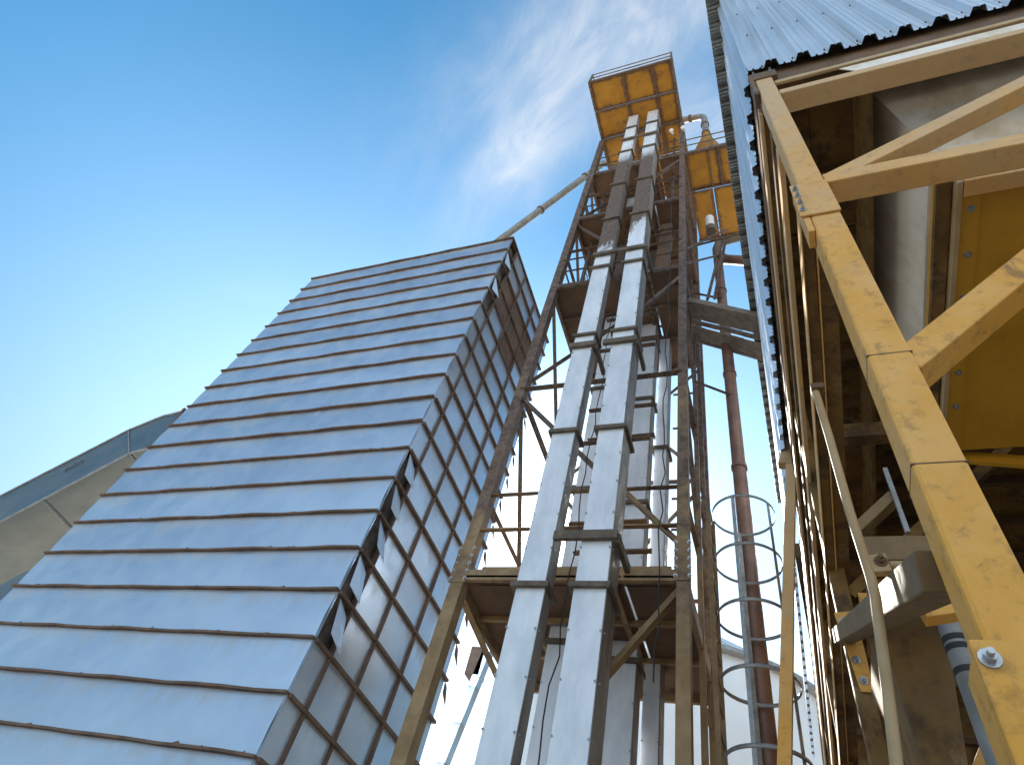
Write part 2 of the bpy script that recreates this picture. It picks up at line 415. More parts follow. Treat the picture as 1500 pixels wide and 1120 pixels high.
# ------------------------------------------------------------------ air duct left of the drier
du = thing('air_duct', 'big square sheet metal air duct sloping down left of the drier', 'air duct', (-15.5, 8.2, 0))
YA, YB = 7.5, 10.6
top = [(-27, 2.3), (-19.06, 9.36), (-16.5, 11.65), (-15.62, 12.12), (-14.9, 12.25), (-12.1, 12.25)]
bot = [(-25.0, 2.0), (-17.81, 8.44), (-15.45, 10.63), (-14.95, 10.75), (-14.5, 10.75), (-12.1, 10.75)]
m = MB()
vs = []
for (a, b) in zip(top, bot): vs += [(a[0], YA, a[1]), (b[0], YA, b[1]), (b[0], YB, b[1]), (a[0], YB, a[1])]
fs = []
for i in range(len(top) - 1):
    o = i * 4
    for q in range(4): fs.append((o + q, o + (q + 1) % 4, o + 4 + (q + 1) % 4, o + 4 + q))
m.add(vs, fs); m.build('duct_body', 'ductsheet', du)
def duct_collar(i, w, t):
    a, b = top[i], bot[i]
    mm = MB()
    d = Vector((a[0] - b[0], 0, a[1] - b[1])).normalized() * w
    A = Vector((a[0], 0, a[1])) + d; B = Vector((b[0], 0, b[1])) - d
    n = Vector((d.z, 0, -d.x)).normalized() * t
    ring = lambda P, y: Vector((P.x, y, P.z))
    for (P, Q, y0, y1) in ((A, B, YA - w, YA - .003), (A, B, YB + .003, YB + w)):
        mm.hexa([ring(Q, y0) - n, ring(Q, y0) + n, ring(Q, y1) + n, ring(Q, y1) - n, ring(P, y0) - n, ring(P, y0) + n, ring(P, y1) + n, ring(P, y1) - n])
    for P, s_ in ((A, -1), (B, 1)):
        Q = P + d * s_ * .9
        mm.hexa([ring(P, YA) - n, ring(P, YA) + n, ring(P, YB) + n, ring(P, YB) - n, ring(Q, YA) - n, ring(Q, YA) + n, ring(Q, YB) + n, ring(Q, YB) - n])
    return mm
for row in (top, bot):
    for (p_, q_) in zip(row[:-1], row[1:]):
        MB().bar((p_[0], YA - .012, p_[1]), (q_[0], YA - .012, q_[1]), .03, .07).build('edge_angle', 'cage', du)
for k_ in (0, 3):
    t_ = .15 + k_ * .2
    x_ = bot[1][0] + (bot[2][0] - bot[1][0]) * (t_ * 1.9 - 1.1); z_ = bot[1][1] + (bot[2][1] - bot[1][1]) * (t_ * 1.9 - 1.1)
    MB().bar((x_, YA + .02, z_ - .03), (x_, YB - .02, z_ - .03), .05, .05).build('stiffener', 'cage', du)
duct_collar(2, .03, .012).build('seam_flange', 'cage', du)
duct_collar(4, .07, .04).build('end_flange', 'rib', du)
m = MB(); 
for q in (0, .1): m.bar((-17.45 , YA - .05, 10.15 + q), (-17.1, YA - .05, 10.42 + q), .02, .02)
m.bar((-17.45, YA - .06, 10.15), (-17.45, YA - .0, 10.26), .02, .02); m.bar((-17.1, YA - .06, 10.42), (-17.1, YA, 10.53), .02, .02)
m.build('handle', 'cage', du)
m = MB().bar((-19.5, YA + .9, 0), (-19.5, YA + .9, 7.0), .2, .2); m.build('support_post', 'rib', du)
# second, lower duct that enters the drier below the first
d2 = thing('lower_air_duct', 'short lower duct with a tan underside tucked below the sloping one', 'air duct', (-14.5, 8.2, 0))
m = MB()
T2 = [(-24, -.2), (-16.1, 5.6), (-14.6, 6.9), (-12.1, 7.3)]; B2 = [(-23, -1.2), (-15.3, 4.6), (-14.2, 5.6), (-12.1, 5.9)]
vs = []; fs = []
for (a, b) in zip(T2, B2): vs += [(a[0], 7.3, a[1]), (b[0], 7.3, b[1]), (b[0], 9.0, b[1]), (a[0], 9.0, a[1])]
for i in range(3):
    o = i * 4
    for q in range(4): fs.append((o + q, o + (q + 1) % 4, o + 4 + (q + 1) % 4, o + 4 + q))
m.add(vs, fs); m.build('duct_body', 'ductsheet', d2)
m = MB().box(-12.3, -12.2, 7.2, 9.1, 5.7, 7.4); m.build('end_flange', 'rib', d2)

# ------------------------------------------------------------------ elevator tower
TX0, TX1, TY0, TY1 = -4.03, -1.04, 6.6, 9.3
tw = thing('elevator_tower', 'tall rusty brown steel elevator tower with yellow head platform', 'steel tower', ((TX0 + TX1) / 2, (TY0 + TY1) / 2, 0))
for (x, y, w) in ((TX0, TY0 + .09, .19), (TX1, TY0 + .08, .155), (TX0, TY1, .16), (TX1, TY1, .14)):
    m = MB(); m.box(x - w / 2, x + w / 2, y - w / 2, y + w / 2, 0, 25.55); m.build('post', 'tower', tw, .006)
for (x, y, z, w) in ((TX0, TY0 - .006, 6.5, .25), (TX1, TY0 - .006, 6.55, .2), (TX1, TY0 - .006, 23.2, .2), (TX0, TY0 - .006, 21.6, .22)):
    m = MB().box(x - w / 2, x + w / 2, y - .008, y + .004, z - .3, z + .3)
    pl = m.build('splice_plate', 'tower', tw)
    b = MB()
    for i in range(5):
        for sx in (-1, 1): b.bolt((x + sx * w * .42, y - .008, z - .24 + i * .12), (0, -1, 0), .016, .016)
    b.build('bolts', 'bolt', pl)
LEV = [6.26, 14.15, 18.1, 21.72]
for z in LEV:
    p = MB()
    p.box(TX0 - .02, -1.79, TY0 - .01, TY1 + .02, z + .02, z + .05)
    p.box(-1.75, TX1 + .02, TY0 - .01, TY1 + .02, z + .02, z + .05)
    p.build('platform_floor', 'floor', tw)
    b = MB()
    b.box(TX0 + .1, TX1 - .08, TY0 - .01, TY0 + .05, z - .02, z + .14)       # front edge channel
    b.box(TX0 + .1, TX1 - .08, TY1 - .03, TY1 + .03, z - .1, z + .1)
    b.box(TX0 - .05, TX0 + .02, TY0 + .2, TY1 - .09, z - .1, z + .12); b.box(TX1 - .02, TX1 + .05, TY0 + .17, TY1 - .08, z - .1, z + .12)
    for x in (-3.2, -2.4, -1.90): b.box(x - .035, x + .035, TY0 + .06, TY1 - .04, z - .06, z + .018)
    for y in (7.5, 8.4): b.box(TX0 + .03, TX1 - .03, y - .03, y + .03, z - .05, z + .016)
    b.build('platform_beams', 'tower', tw)
    r = MB()
    if z > 7:
        ht = (.8, 1.42) if z < 15 else (.88, 1.6)
        for h in ht:
            for (a, c) in (((TX0, TY0), (TX1, TY0)), ((TX0, TY1), (TX1, TY1)), ((TX0, TY0), (TX0, TY1)), ((TX1, TY0), (TX1, TY1))):
                r.angle((a[0], a[1], z + h), (c[0], c[1], z + h), .045, .008)
        r.build('railing', 'flange', tw)
m = MB().box(-3.80, -1.2, TY0 + .15, TY0 + .17, 6.28, 6.56); m.build('kick_plate', 'tower', tw)
# horizontals and braces
def brace(p, q, w=.09): MB().angle(p, q, w, .012).build('brace', 'tower', tw)
for z in (10.42, 7.79, 7.12, 3.5):
    w = .11 if z > 10 else .075
    MB().angle((TX0, TY0 + .03, z), (TX1, TY0 + .03, z), w, .012).build('cross_beam', 'tower', tw)
    if z > 7.5 or z < 4:
        MB().angle((TX0, TY0, z), (TX0, TY1, z), w, .012).build('cross_beam', 'tower', tw)
        MB().angle((TX1, TY0, z), (TX1, TY1, z), w, .012).build('cross_beam', 'tower', tw)
    MB().angle((TX0, TY1, z), (TX1, TY1, z), w, .012).build('cross_beam', 'tower', tw)
YF = TY0 + .06
brace((TX0, YF, 10.55), (-2.3, YF, 12.35)); brace((TX0, YF, 10.25), (-2.3, YF, 8.2))
brace((-1.85, YF, 7.75), (TX1, YF, 6.8)); brace((-1.95, YF, 5.05), (TX1, YF, 6.25), .12)
brace((TX1, YF, 13.85), (-2.2, YF, 12.2)); brace((TX1, YF, 21.4), (-2.2, YF, 19.95)); brace((TX0, YF, 18.2), (-2.6, YF, 19.75)); brace((TX0, YF, 17.95), (-2.4, YF, 15.6), .11)
brace((TX0, YF, 22.9), (-2.9, YF, 22.2), .07)
brace((TX0, 6.7, 6.2), (TX0, 8.6, 6.0), .1)
for (za, zb) in ((6.5, 10.3), (10.5, 14.0), (14.4, 18.0), (18.3, 21.6)):
    for x in (TX0, TX1):
        MB().angle((x, TY0 + .15, zb), (x, TY1 - .1, za), .08, .012).build('brace', 'tower', tw)
    MB().angle((TX0, TY1, za), (TX1, TY1, zb), .08, .012).build('brace', 'tower', tw)
for (z0, z1, y) in ((0, 14.1, 7.95), (0, 14.1, 8.72)):
    MB().angle((TX1 + .03, y, z0), (TX1 + .03, y, z1), .075, .012, (0, 1, 0)).build('stud', 'tower', tw)
for z in (4.2, 4.9, 5.6, 8.3, 8.9, 9.5, 11.2, 12.):
    MB().angle((TX1 + .02, 7.95, z), (TX1 + .02, 9.28, z), .055, .01).build('rung_bar', 'tower', tw)
for z in (8.9, 9.6, 11.5, 12.6):
    MB().angle((-1.6, 8.9, z), (TX1, 8.9, z), .055, .01).build('rung_bar', 'tower', tw)
for (za, zb) in ((6.5, 10.3), (10.5, 14.0), (14.4, 18.0), (18.3, 21.6)):
    MB().angle((TX0, TY1 - .04, zb), (TX1, TY1 - .04, za), .08, .012).build('brace', 'tower', tw)
for z in (16.1, 19.9):
    for y in (TY0 + .03, TY1): MB().angle((TX0, y, z), (TX1, y, z), .08, .012).build('cross_beam', 'tower', tw)
    for x in (TX0, TX1): MB().angle((x, TY0, z), (x, TY1, z), .08, .012).build('cross_beam', 'tower', tw)
for (x, y, z0, z1) in ((-3.62, 8.9, 14.2, 18.1), (-3.75, 7.4, 14.2, 21.7), (-2.35, 8.6, 14.2, 25.5), (-1.4, 7.2, 18.1, 25.5)):
    MB().angle((x, y, z0), (x, y, z1), .08, .012, (0, 1, 0)).build('stud', 'tower', tw)
# head platform with yellow plates
HZ = 25.6
m = MB(); rnd = random.Random(3)
xs = [-4.02, -2.79, -1.75, -1.08]; ys = [4.47, 5.53, 6.60, 7.75, 9.35]
hp = MB()
for i in range(3):
    for j in range(4):
        g0 = .012; e = rnd.uniform(0, .02)
        hp.box(xs[i] + g0, xs[i + 1] - g0, ys[j] + g0, ys[j + 1] - g0, HZ + .02 + e, HZ + .05 + e)
wear_attr(hp.build('head_floor', 'yplate', tw))
b = MB()
for y in (4.44, 5.55, 6.62, 9.36): b.box(-4.05, -1.05, y - .03, y + .03, HZ - .035 if y != 6.62 else HZ - .1, HZ + .015)
for i, x in enumerate((-4.03, -2.79, -1.75, -1.07)):
    for (y0, y1) in ((4.472, 5.518), (5.582, 6.588), (6.652, 9.328)):
        w = .035 if i in (0, 3) else .018
        b.box(x - w, x + w, y0, y1, HZ - .04, HZ + .012)
b.build('head_frame', 'tower', tw)
r = MB()
for h in (.65, 1.25):
    r.tube([(-4.03, 4.46, HZ + h), (-1.07, 4.46, HZ + h)], .022, 8); r.tube([(-4.03, 4.46, HZ + h), (-4.03, 9.3, HZ + h)], .022, 8); r.tube([(-1.07, 4.46, HZ + h), (-1.07, 9.3, HZ + h)], .022, 8)
for x in (-4.03, -1.07):
    for y in (4.46, 6.6, 9.3): r.bar((x, y, HZ), (x, y, HZ + 1.27), .06, .06)
r.build('head_railing', 'flange', tw)
# side platform
SZ = 21.72
m = MB()
for (x0, x1) in ((-.93, .03), (.06, .95)):
    m.box(x0, x1, 6.62, 7.84, SZ, SZ + .03)
for (x0, x1) in ((-.93, -.27), (-.24, .95)): m.box(x0, x1, 7.94, 9.68, SZ + .01, SZ + .04)
wear_attr(m.build('side_platform_floor', 'yplate', tw))
b = MB()
for y in (6.6, 9.7): b.box(-.95, .97, y - .03, y + .03, SZ - .06, SZ + .09)
b.box(-.95, .97, 7.85, 7.89, SZ - .05, SZ + .05)
for x in (.045, -.255): b.box(x - .02, x + .02, 6.632, 7.848, SZ - .045, SZ - .004)
b.box(.9, .97, 6.632, 9.668, SZ - .05, SZ + .085)
b.build('side_platform_frame', 'tower', tw)
r = MB()
for h in (.75, 1.35): 
    r.tube([(-.95, 6.6, SZ + h), (.96, 6.6, SZ + h)], .02, 8); r.tube([(-.95, 9.7, SZ + h), (.96, 9.7, SZ + h)], .02, 8); r.tube([(.96, 6.6, SZ + h), (.96, 9.7, SZ + h)], .02, 8)
for x in (-.1, .96): r.bar((x, 6.6, SZ), (x, 6.6, SZ + 1.36), .045, .045)
r.build('side_railing', 'flange', tw)
for (p, q) in (((-.95, 6.7, 15.2), (.0, 7.5, 17.6)), ((-.95, 6.7, 14.5), (-.15, 7.6, 16.4)), ((-.6, 7.2, 13.6), (-.12, 7.6, 17.4)), ((-.45, 7.2, 13.6), (-.05, 7.6, 17.4)), ((-.95, 7.2, 16.3), (.6, 7.2, 16.6)), ((-.95, 7.6, 14.7), (-.35, 7.9, 14.75)), ((-.95, 7.4, 11.1), (-.35, 7.9, 11.2))):
    MB().angle(p, q, .055, .01).build('side_strut', 'tower', tw)

# ------------------------------------------------------------------ elevator legs
def leg(name, label, x0, x1, y0, y1, ztop, flz, brk=(), grp='elevator legs of the steel tower'):
    t = thing(name, label, 'elevator leg', ((x0 + x1) / 2, (y0 + y1) / 2, 0), grp)
    zs = [0] + list(flz) + [ztop]
    m = MB()
    for a, b in zip(zs[:-1], zs[1:]):
        j = random.uniform(-.006, .006)
        m.box(x0 + j, x1 + j, y0 + j, y1, a, b - .004)
    m.build('trunk', 'leg', t, .006)
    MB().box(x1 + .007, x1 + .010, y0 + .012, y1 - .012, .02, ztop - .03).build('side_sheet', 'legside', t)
    for z in flz:
        f = MB(); w = .055
        f.box(x0 - w, x1 + w, y0 - w, y0 - .008, z - .035, z + .03); f.box(x0 - w, x1 + w, y1 + .008, y1 + w, z - .035, z + .03)
        f.box(x0 - w, x0 - .008, y0 - .006, y1 + .006, z - .035, z + .03); f.box(x1 + .008, x1 + w, y0 - .006, y1 + .006, z - .035, z + .03)
        f.build('flange', 'flange', t)
    b = MB()
    for a, c in zip(zs[:-1], zs[1:]):
        n = max(1, int((c - a) / .62))
        for i in range(1, n + 1):
            z = a + (c - a) * i / (n + 1)
            for x in (x0 + .012, x1 - .012):
                b.bolt((x, y0 - .007, z), (0, -1, 0), .008, .010)
            b.bolt((x1 + .011, y0 + .05, z), (1, 0, 0), .008, .010)
    b.build('bolts', 'bolt', t)
    for (z, xa, xb) in brk:
        k = MB()
        k.box(xa, xb, y0 - .075, y0 - .015, z - .05, z + .07); k.box(xb - .04, xb + .02, y0 - .013, TY0 + .02, z - .07, z + .05)
        k.build('bracket', 'flange', t)
    return t
FL = [3.1, 5.75, 8.38, 10.97, 13.62, 16.19, 18.56, 21.4, 24.0]
leg('bucket_elevator', 'left one of the two tall silver elevator legs in front of the tower', -2.87, -2.51, 6.0, 6.26, 25.55, FL,
    [(10.6, -2.93, -2.44)])
leg('bucket_elevator', 'right one of the two tall silver elevator legs in front of the tower', -2.16, -1.78, 6.0, 6.45, 25.55, FL,
    [(6.41, -2.5, -1.70), (10.58, -2.30, -1.70), (14.2, -2.90, -1.70), (22.6, -2.9, -1.7)])
FL2 = [3.3, 6.0, 8.7, 11.4, 13.5]
leg('bucket_elevator', 'dull silver elevator leg standing behind the gap of the front pair', -2.98, -2.60, 7.6, 7.98, 21.6, FL2 + [16.2, 18.8], grp=None)
leg('bucket_elevator', 'dull silver elevator leg standing behind the right front leg', -2.24, -1.86, 7.98, 8.30, 21.6, FL2 + [16.2, 18.8], grp=None)
leg('bucket_elevator', 'narrow grey elevator leg farthest right inside the tower', -1.84, -1.62, 8.4, 8.7, 14.1, [3.0, 6.9, 10.4], grp=None)
for (z, y) in ((12.3, 7.1), (11.75, 6.9), (11.3, 7.3), (10.05, 7.0), (9.5, 7.2), (9.1, 6.9), (7.5, 7.0), (7.3, 7.4), (13.2, 7.1), (15.2, 7.1), (16.9, 7.0), (17.3, 7.2), (19.2, 7.0)):
    MB().angle((-2.75, y, z), (-1.6, y, z + .02), .09, .012).build('rung_bar', 'tower', tw)
# transfer spouts between the floors
for (p, q, w_, lab) in (((-3.1, 7.3, 21.5), (-3.55, 7.5, 18.4), .26, 'rusty square transfer spout left of the legs under the upper floor'),
                       ((-1.55, 7.3, 17.9), (-1.75, 7.6, 14.5), .3, 'rusty square transfer spout right of the legs between the two dark floors')):
    ts = thing('transfer_spout', lab, 'spout', q)
    MB().bar(p, q, w_, w_, (0, 1, 0)).build('chute', 'rustpanel', ts)
    d_ = (Vector(q) - Vector(p)).normalized()
    for k_ in (.1, .9):
        c_ = Vector(p).lerp(Vector(q), k_); MB().bar(c_ - d_ * .03, c_ + d_ * .03, w_ + .1, w_ + .1, (0, 1, 0)).build('flange', 'flange', ts)
rc = random.Random(5)
for (x, y, z0, z1, lab) in ((-2.42, 6.5, 0, 13.9, 'thin black cable hanging in the gap between the two front legs'), (-1.30, 6.52, 5, 18, 'thin black cable running down beside the right tower post')):
    pts = [(x + rc.uniform(-.035, .035), y + rc.uniform(-.03, .03), z0 + (z1 - z0) * i / 40) for i in range(41)]
    cb = MB().tube(pts, .009, 8).build('cable', 'black'); tag(cb, lab, 'cable')
# head gearbox
gb = thing('gear_motor', 'small rusty gear motor on the head platform behind the railing', 'motor', (-2.45, 4.9, HZ + .05))
m = MB().tube([(-2.75, 4.8, 26.35), (-2.2, 4.8, 26.35)], .2, 20); m.build('housing', 'pipe', gb)
m = MB(); m.box(-2.8, -2.15, 4.68, 4.95, HZ + .06, 26.13); m.build('base', 'flange', gb)
m = MB().tube([(-2.2, 4.8, 26.35), (-2.0, 4.8, 26.35)], .09, 14); m.build('shaft', 'flange', gb)

# spout pipe running down left from the tower to the drier
sp = thing('spout_pipe', 'grey spout pipe slanting from the tower down behind the drier', 'pipe', (-6.4, 8, 23.9))
a = Vector((-4.2, 8, 28.1)); b = Vector((-12.5, 8, 10.6))
dirv = (Vector((-7.61, 8, 21.26)) - Vector((-5.04, 8, 26.08)))
p0 = Vector((-4.45, 8, 27.2)); p1 = p0 + dirv * 3.2
MB().tube([p0, p1], .13, 20).build('pipe', 'pipegrey', sp)
for t_ in (.25, .8, 1.6):
    c = p0 + dirv * t_; MB().tube([c, c + dirv.normalized() * .06], .17, 20).build('pipe_flange', 'flange', sp)

# dust cyclone on the side platform
cy = thing('dust_cyclone', 'small yellow cone hopper under a bent grey pipe on the side platform', 'cyclone', (-.27, 7.1, SZ + .04))
MB().tube([(-.27, 7.1, SZ + .05), (-.27, 7.1, 22.9), (-.27, 7.1, 24.6), (-.27, 7.1, 24.9)], [.42, .42, .12, .11], 28).build('cone', 'yplate', cy)
pts = [(-.27, 7.1, 24.9), (-.27, 7.1, 26.7), (-.29, 7.1, 26.95), (-.36, 7.1, 27.12), (-.48, 7.1, 27.2), (-1.15, 7.1, 27.35), (-1.9, 7.1, 27.5)]
MB().tube(pts, .12, 20).build('pipe', 'pipegrey', cy)
for z in (24.85, 25.9): MB().tube([(-.27, 7.1, z), (-.27, 7.1, z + .08)], .155, 20).build('pipe_flange', 'flange', cy)
MB().tube([(-.75, 7.1, 27.26), (-.83, 7.1, 27.28)], .155, 20).build('pipe_flange', 'flange', cy)
# flood lamps
for (x, lab) in ((-1.32, 'small white floodlight left of the right tower post near its top'), (-.93, 'small white floodlight right of the right tower post near its top')):
    fl = thing('floodlight', lab, 'floodlight', (x, 6.5, 23.75), 'floodlights near the tower top')
    MB().tube([(x, 6.50, 23.80), (x - .02, 6.40, 23.74), (x - .03, 6.33, 23.7)], [.03, .06, .075], 16).build('lamp_head', 'white', fl)
    MB().bar((x, 6.5, 23.8), (x + (.1 if x < -1.1 else -.06), 6.62, 23.9), .03, .03).build('arm', 'flange', fl)

# ------------------------------------------------------------------ inner caged ladder high in the tower
def caged_ladder(name, label, cx, cy, z0, z1, r, step, yl, matl, rail_mat, n_straps=5, rungs=True):
    t = thing(name, label, 'ladder', (cx, cy, z0))
    for y in yl:
        MB().box(cx - r - .05, cx - r + .0, y - .025, y + .025, z0, z1).build('rail', rail_mat, t)
    if rungs:
        q = MB(); z = z0 + .3
        while z < z1: q.tube([(cx - r - .025, yl[0], z), (cx - r - .025, yl[1], z)], .013, 8); z += .3
        q.build('rungs', rail_mat, t)
    z = z1 - .1
    while z > z0 + .4:
        h = MB(); n = 40; pr = []
        for i in range(n + 1):
            a = R(-165) + R(330) * i / n
            pr.append((math.cos(a), math.sin(a)))
        vs = []; 
        for (c, s_) in pr:
            for (rr, dz) in ((r, -.022), (r + .007, -.022), (r + .007, .022), (r, .022)): vs.append((cx + c * rr, cy + s_ * rr, z + dz))
        fs = []
        for i in range(n):
            for q_ in range(4): fs.append((i * 4 + q_, i * 4 + (q_ + 1) % 4, i * 4 + 4 + (q_ + 1) % 4, i * 4 + 4 + q_))
        h.add(vs, fs, True); h.build('hoop', matl, t)
        z -= step
    for i in range(n_straps):
        a = R(-104) + R(208) * i / (n_straps - 1)
        c, s_ = math.cos(a), math.sin(a)
        rr = r - .004
        p = Vector((cx + c * rr, cy + s_ * rr, z0 + .3)); q_ = Vector((cx + c * rr, cy + s_ * rr, z1 - .07))
        MB().bar(p, q_, .05, .007, (c, s_, 0)).build('strap', matl, t)
    return t
caged_ladder('caged_ladder', 'silver hooped ladder cage between the tower and the yellow frame', -.32, 7.41, 2.2, 7.98, .42, .80, (7.1, 7.65), 'cage', 'tower', 4)
caged_ladder('caged_ladder', 'rusty caged ladder inside the tower left of the front legs', -3.42, 7.7, 14.3, 21.4, .36, .75, (7.5, 7.95), 'flange', 'tower', 5)

# ------------------------------------------------------------------ brown downpipe
dp = thing('downpipe', 'long reddish brown downpipe standing right of the tower', 'pipe', (-.325, 8.0, 0))
MB().tube([(-.335, 8, 0), (-.335, 8, 17.2)], .112, 28).build('pipe', 'pipe', dp)
for z in (4.2, 9.35, 11.9, 15.2): MB().tube([(-.335, 8, z), (-.335, 8, z + .07)], .13, 28).build('pipe_joint', 'pipe', dp)
MB().tube([(-.335, 8, 17.2), (-.335, 8, 17.5), (-.28, 8, 17.75), (-.12, 8, 17.9), (.8, 8, 18.1)], .12, 20).build('elbow', 'flange', dp)
MB().tube([(-.42, 7.6, 18.0), (-.43, 7.56, 18.6)], .115, 24).build('inlet_pipe', 'white', dp)
MB().tube([(-.42, 7.6, 17.8), (-.42, 7.6, 18.05)], .14, 24).build('collar', 'flange', dp)
MB().tube([(-.335, 8, 17.0), (-.1, 7.9, 16.6), (.7, 7.8, 16.0)], .13, 20).build('branch_pipe', 'pipe', dp)

# board walkway between tower and building
bw = thing('board_walkway', 'weathered grey board walkway sloping from the tower to the corrugated eave', 'walkway', (0, 7.6, 13.3))
for (ya, yb, dz) in ((7.05, 7.44, 0), (7.50, 7.60, .015), (7.67, 8.02, 0)):
    m = MB(); n = 8
    for i in range(n):
        u0, u1 = i / n, (i + 1) / n
        xa, xb = -.98 + 2.0 * u0, -.98 + 2.0 * u1
        za, zb = 13.35 - 1.5 * u0 + dz, 13.35 - 1.5 * u1 + dz
        o = random.uniform(-.012, .012)
        m.hexa([(xa, ya + o, za), (xb, ya + o, zb), (xb, yb + o, zb), (xa, yb + o, za), (xa, ya + o, za + .05), (xb, ya + o, zb + .05), (xb, yb + o, zb + .05), (xa, yb + o, za + .05)])
    m.build('board', 'wood', bw)
m = MB(); m.bar((-.98, 7.02, 13.42), (1.02, 7.02, 11.92), .05, .14); m.bar((-.98, 8.06, 13.42), (1.02, 8.06, 11.92), .05, .14); m.build('side_beam', 'wood', bw)

# ------------------------------------------------------------------ background silo
si = thing('silo', 'pale silver storage silo with a cone roof behind the ladder cage', 'silo', (-4.2, 24, 0))
def ring_z(n, r, z): return [(-4.2 + r * math.cos(2 * math.pi * i / n), 24 + r * math.sin(2 * math.pi * i / n), z) for i in range(n)]
m = MB(); n = 96; zz = 0; k = 0; prof = []
while zz < 12.6: prof.append((5.6 + (.012 if k % 2 else 0), zz)); zz += .2; k += 1
vs = []; fs = []
for r_, z in prof: vs += ring_z(n, r_, z)
for i in range(len(prof) - 1):
    for j in range(n): fs.append((i * n + j, i * n + (j + 1) % n, (i + 1) * n + (j + 1) % n, (i + 1) * n + j))
m.add(vs, fs, True); m.build('wall', 'silo', si)
m = MB(); vs = ring_z(n, 5.85, 12.5) + ring_z(n, .6, 16.4); fs = [(j, (j + 1) % n, n + (j + 1) % n, n + j) for j in range(n)] + [tuple(range(n, 2 * n))]
m.add(vs, fs); m.build('roof', 'silo', si)
m = MB()
for j in range(0, n, 4):
    a = 2 * math.pi * j / n; m.bar((-4.2 + 5.8 * math.cos(a), 24 + 5.8 * math.sin(a), 12.57), (-4.2 + .6 * math.cos(a), 24 + .6 * math.sin(a), 16.44), .06, .05)
m.build('roof_ribs', 'silo', si)
m = MB(); vs = ring_z(n, 5.9, 12.42) + ring_z(n, 5.9, 12.55) + ring_z(n, 5.64, 12.42); fs = [(j, (j + 1) % n, n + (j + 1) % n, n + j) for j in range(n)] + [(2 * n + j, 2 * n + (j + 1) % n, (j + 1) % n, j) for j in range(n)]
m.add(vs, fs); m.build('eave_ring', 'cage', si)

# thin outlet chute hanging at the foot of the drier
oc = thing('outlet_chute', 'narrow silver outlet chute low between the drier and the tower', 'chute', (-5.5, 11, 0))
MB().bar((-5.9, 11, 5.2), (-5.42, 11, 8.3), .16, .2, (0, 1, 0)).build('chute', 'panel_side', oc)
MB().box(-5.85, -5.55, 10.9, 11.2, 7.2, 7.75).build('chute_box', 'rib', oc)
MB().tube([(-5.9, 11, 0), (-5.9, 11, 5.2)], .1, 14).build('pipe', 'pipegrey', oc)

# ------------------------------------------------------------------ loading building on the right
WX, FY = .342, 1.40
bd = thing('loading_building', 'yellow steel loading building clad above in pale blue corrugated sheet', 'building', (2.2, 6.5, 0))
RP = .244
def profile(u, amp):
    """trapezoid sheet: u in metres along the sheet -> outward offset, with a shallow groove in the pan"""
    t = (u / RP) % 1.0
    pts = [(0, 0), (.05, 0), (.07, .22), (.10, .22), (.12, 0), (.20, 0), (.29, 1), (.42, 1), (.435, .82), (.46, .82), (.475, 1), (.60, 1), (.69, 0), (.82, 0), (.845, .25), (.875, .25), (.90, 0), (1.0, 0)]
    for (a, va), (b, vb) in zip(pts[:-1], pts[1:]):
        if a <= t <= b: return amp * (va + (vb - va) * (t - a) / max(b - a, 1e-6))
    return 0
BR = [0, .05, .07, .10, .12, .20, .29, .42, .435, .46, .475, .60, .69, .82, .845, .875, .90]
def stations(u0, u1, off):
    out = [u0]; k = int((u0 - off) / RP) - 2
    while True:
        base = off + k * RP
        if base > u1: break
        for b in BR:
            u = base + b * RP
            if u0 + 1e-4 < u < u1 - 1e-4: out.append(u)
        k += 1
    return out + [u1]
# front cladding
off = .532 - .445 * RP
m = MB(); vs = []; us = stations(WX - .02, 5.2, off)
for u in us:
    y = FY - .006 - profile(u - off + 10 * RP, .058)
    zt = 13.0 + (u - WX) * .2
    zb = 7.53 + .13 * math.exp(-(u - WX) / .35) + random.uniform(-.006, .006)
    vs += [(u, y, zb), (u, y, zt)]
m.add(vs, [(2 * i, 2 * i + 2, 2 * i + 3, 2 * i + 1) for i in range(len(us) - 1)])
o = m.build('front_cladding', 'zinc', bd); s_ = o.modifiers.new('thick', 'SOLIDIFY'); s_.thickness = .0015
# screws along the purlin lines of the front sheet
m = MB()
for z in (7.66, 9.2, 10.7):
    for i in range(19):
        m.bolt((off + RP * (i + .155), FY - .0085, z + random.uniform(-.012, .012)), (0, -1, 0), .006, .006)
m.build('screws', 'flange', bd)
# left side cladding
YE = 14.0
xb = lambda y: WX - .0085 * (y - FY); xt = lambda y: WX + .006 * (y - FY)
off2 = FY + .05
m = MB(); vs = []; us = stations(FY, YE, off2)
for u in us:
    d = profile(u - off2 + 10 * RP, .046)
    vs += [(xb(u) - d, u, 7.62 + random.uniform(-.008, .008)), (xt(u) - d, u, 12.66)]
m.add(vs, [(2 * i, 2 * i + 1, 2 * i + 3, 2 * i + 2) for i in range(len(us) - 1)])
o = m.build('side_cladding', 'zinc', bd); s_ = o.modifiers.new('thick', 'SOLIDIFY'); s_.thickness = .0015
# roof sheet with the eave overhang
m = MB(); vs = []; us = stations(1.22, 12.65, off2 + .1)
xe = lambda y: .140 + .0118 * (y - 1.35)
for u in us:
    d = profile(u - off2 - .1 + 10 * RP, .095)
    x0 = xe(u); 
    vs += [(x0, u, 12.6 + d + random.uniform(-.004, .004)), (5.2, u, 12.6 + d + (5.2 - x0) * .2)]
m.add(vs, [(2 * i, 2 * i + 2, 2 * i + 3, 2 * i + 1) for i in range(len(us) - 1)])
o = m.build('roof', 'roofsheet', bd); s_ = o.modifiers.new('thick', 'SOLIDIFY'); s_.thickness = .002
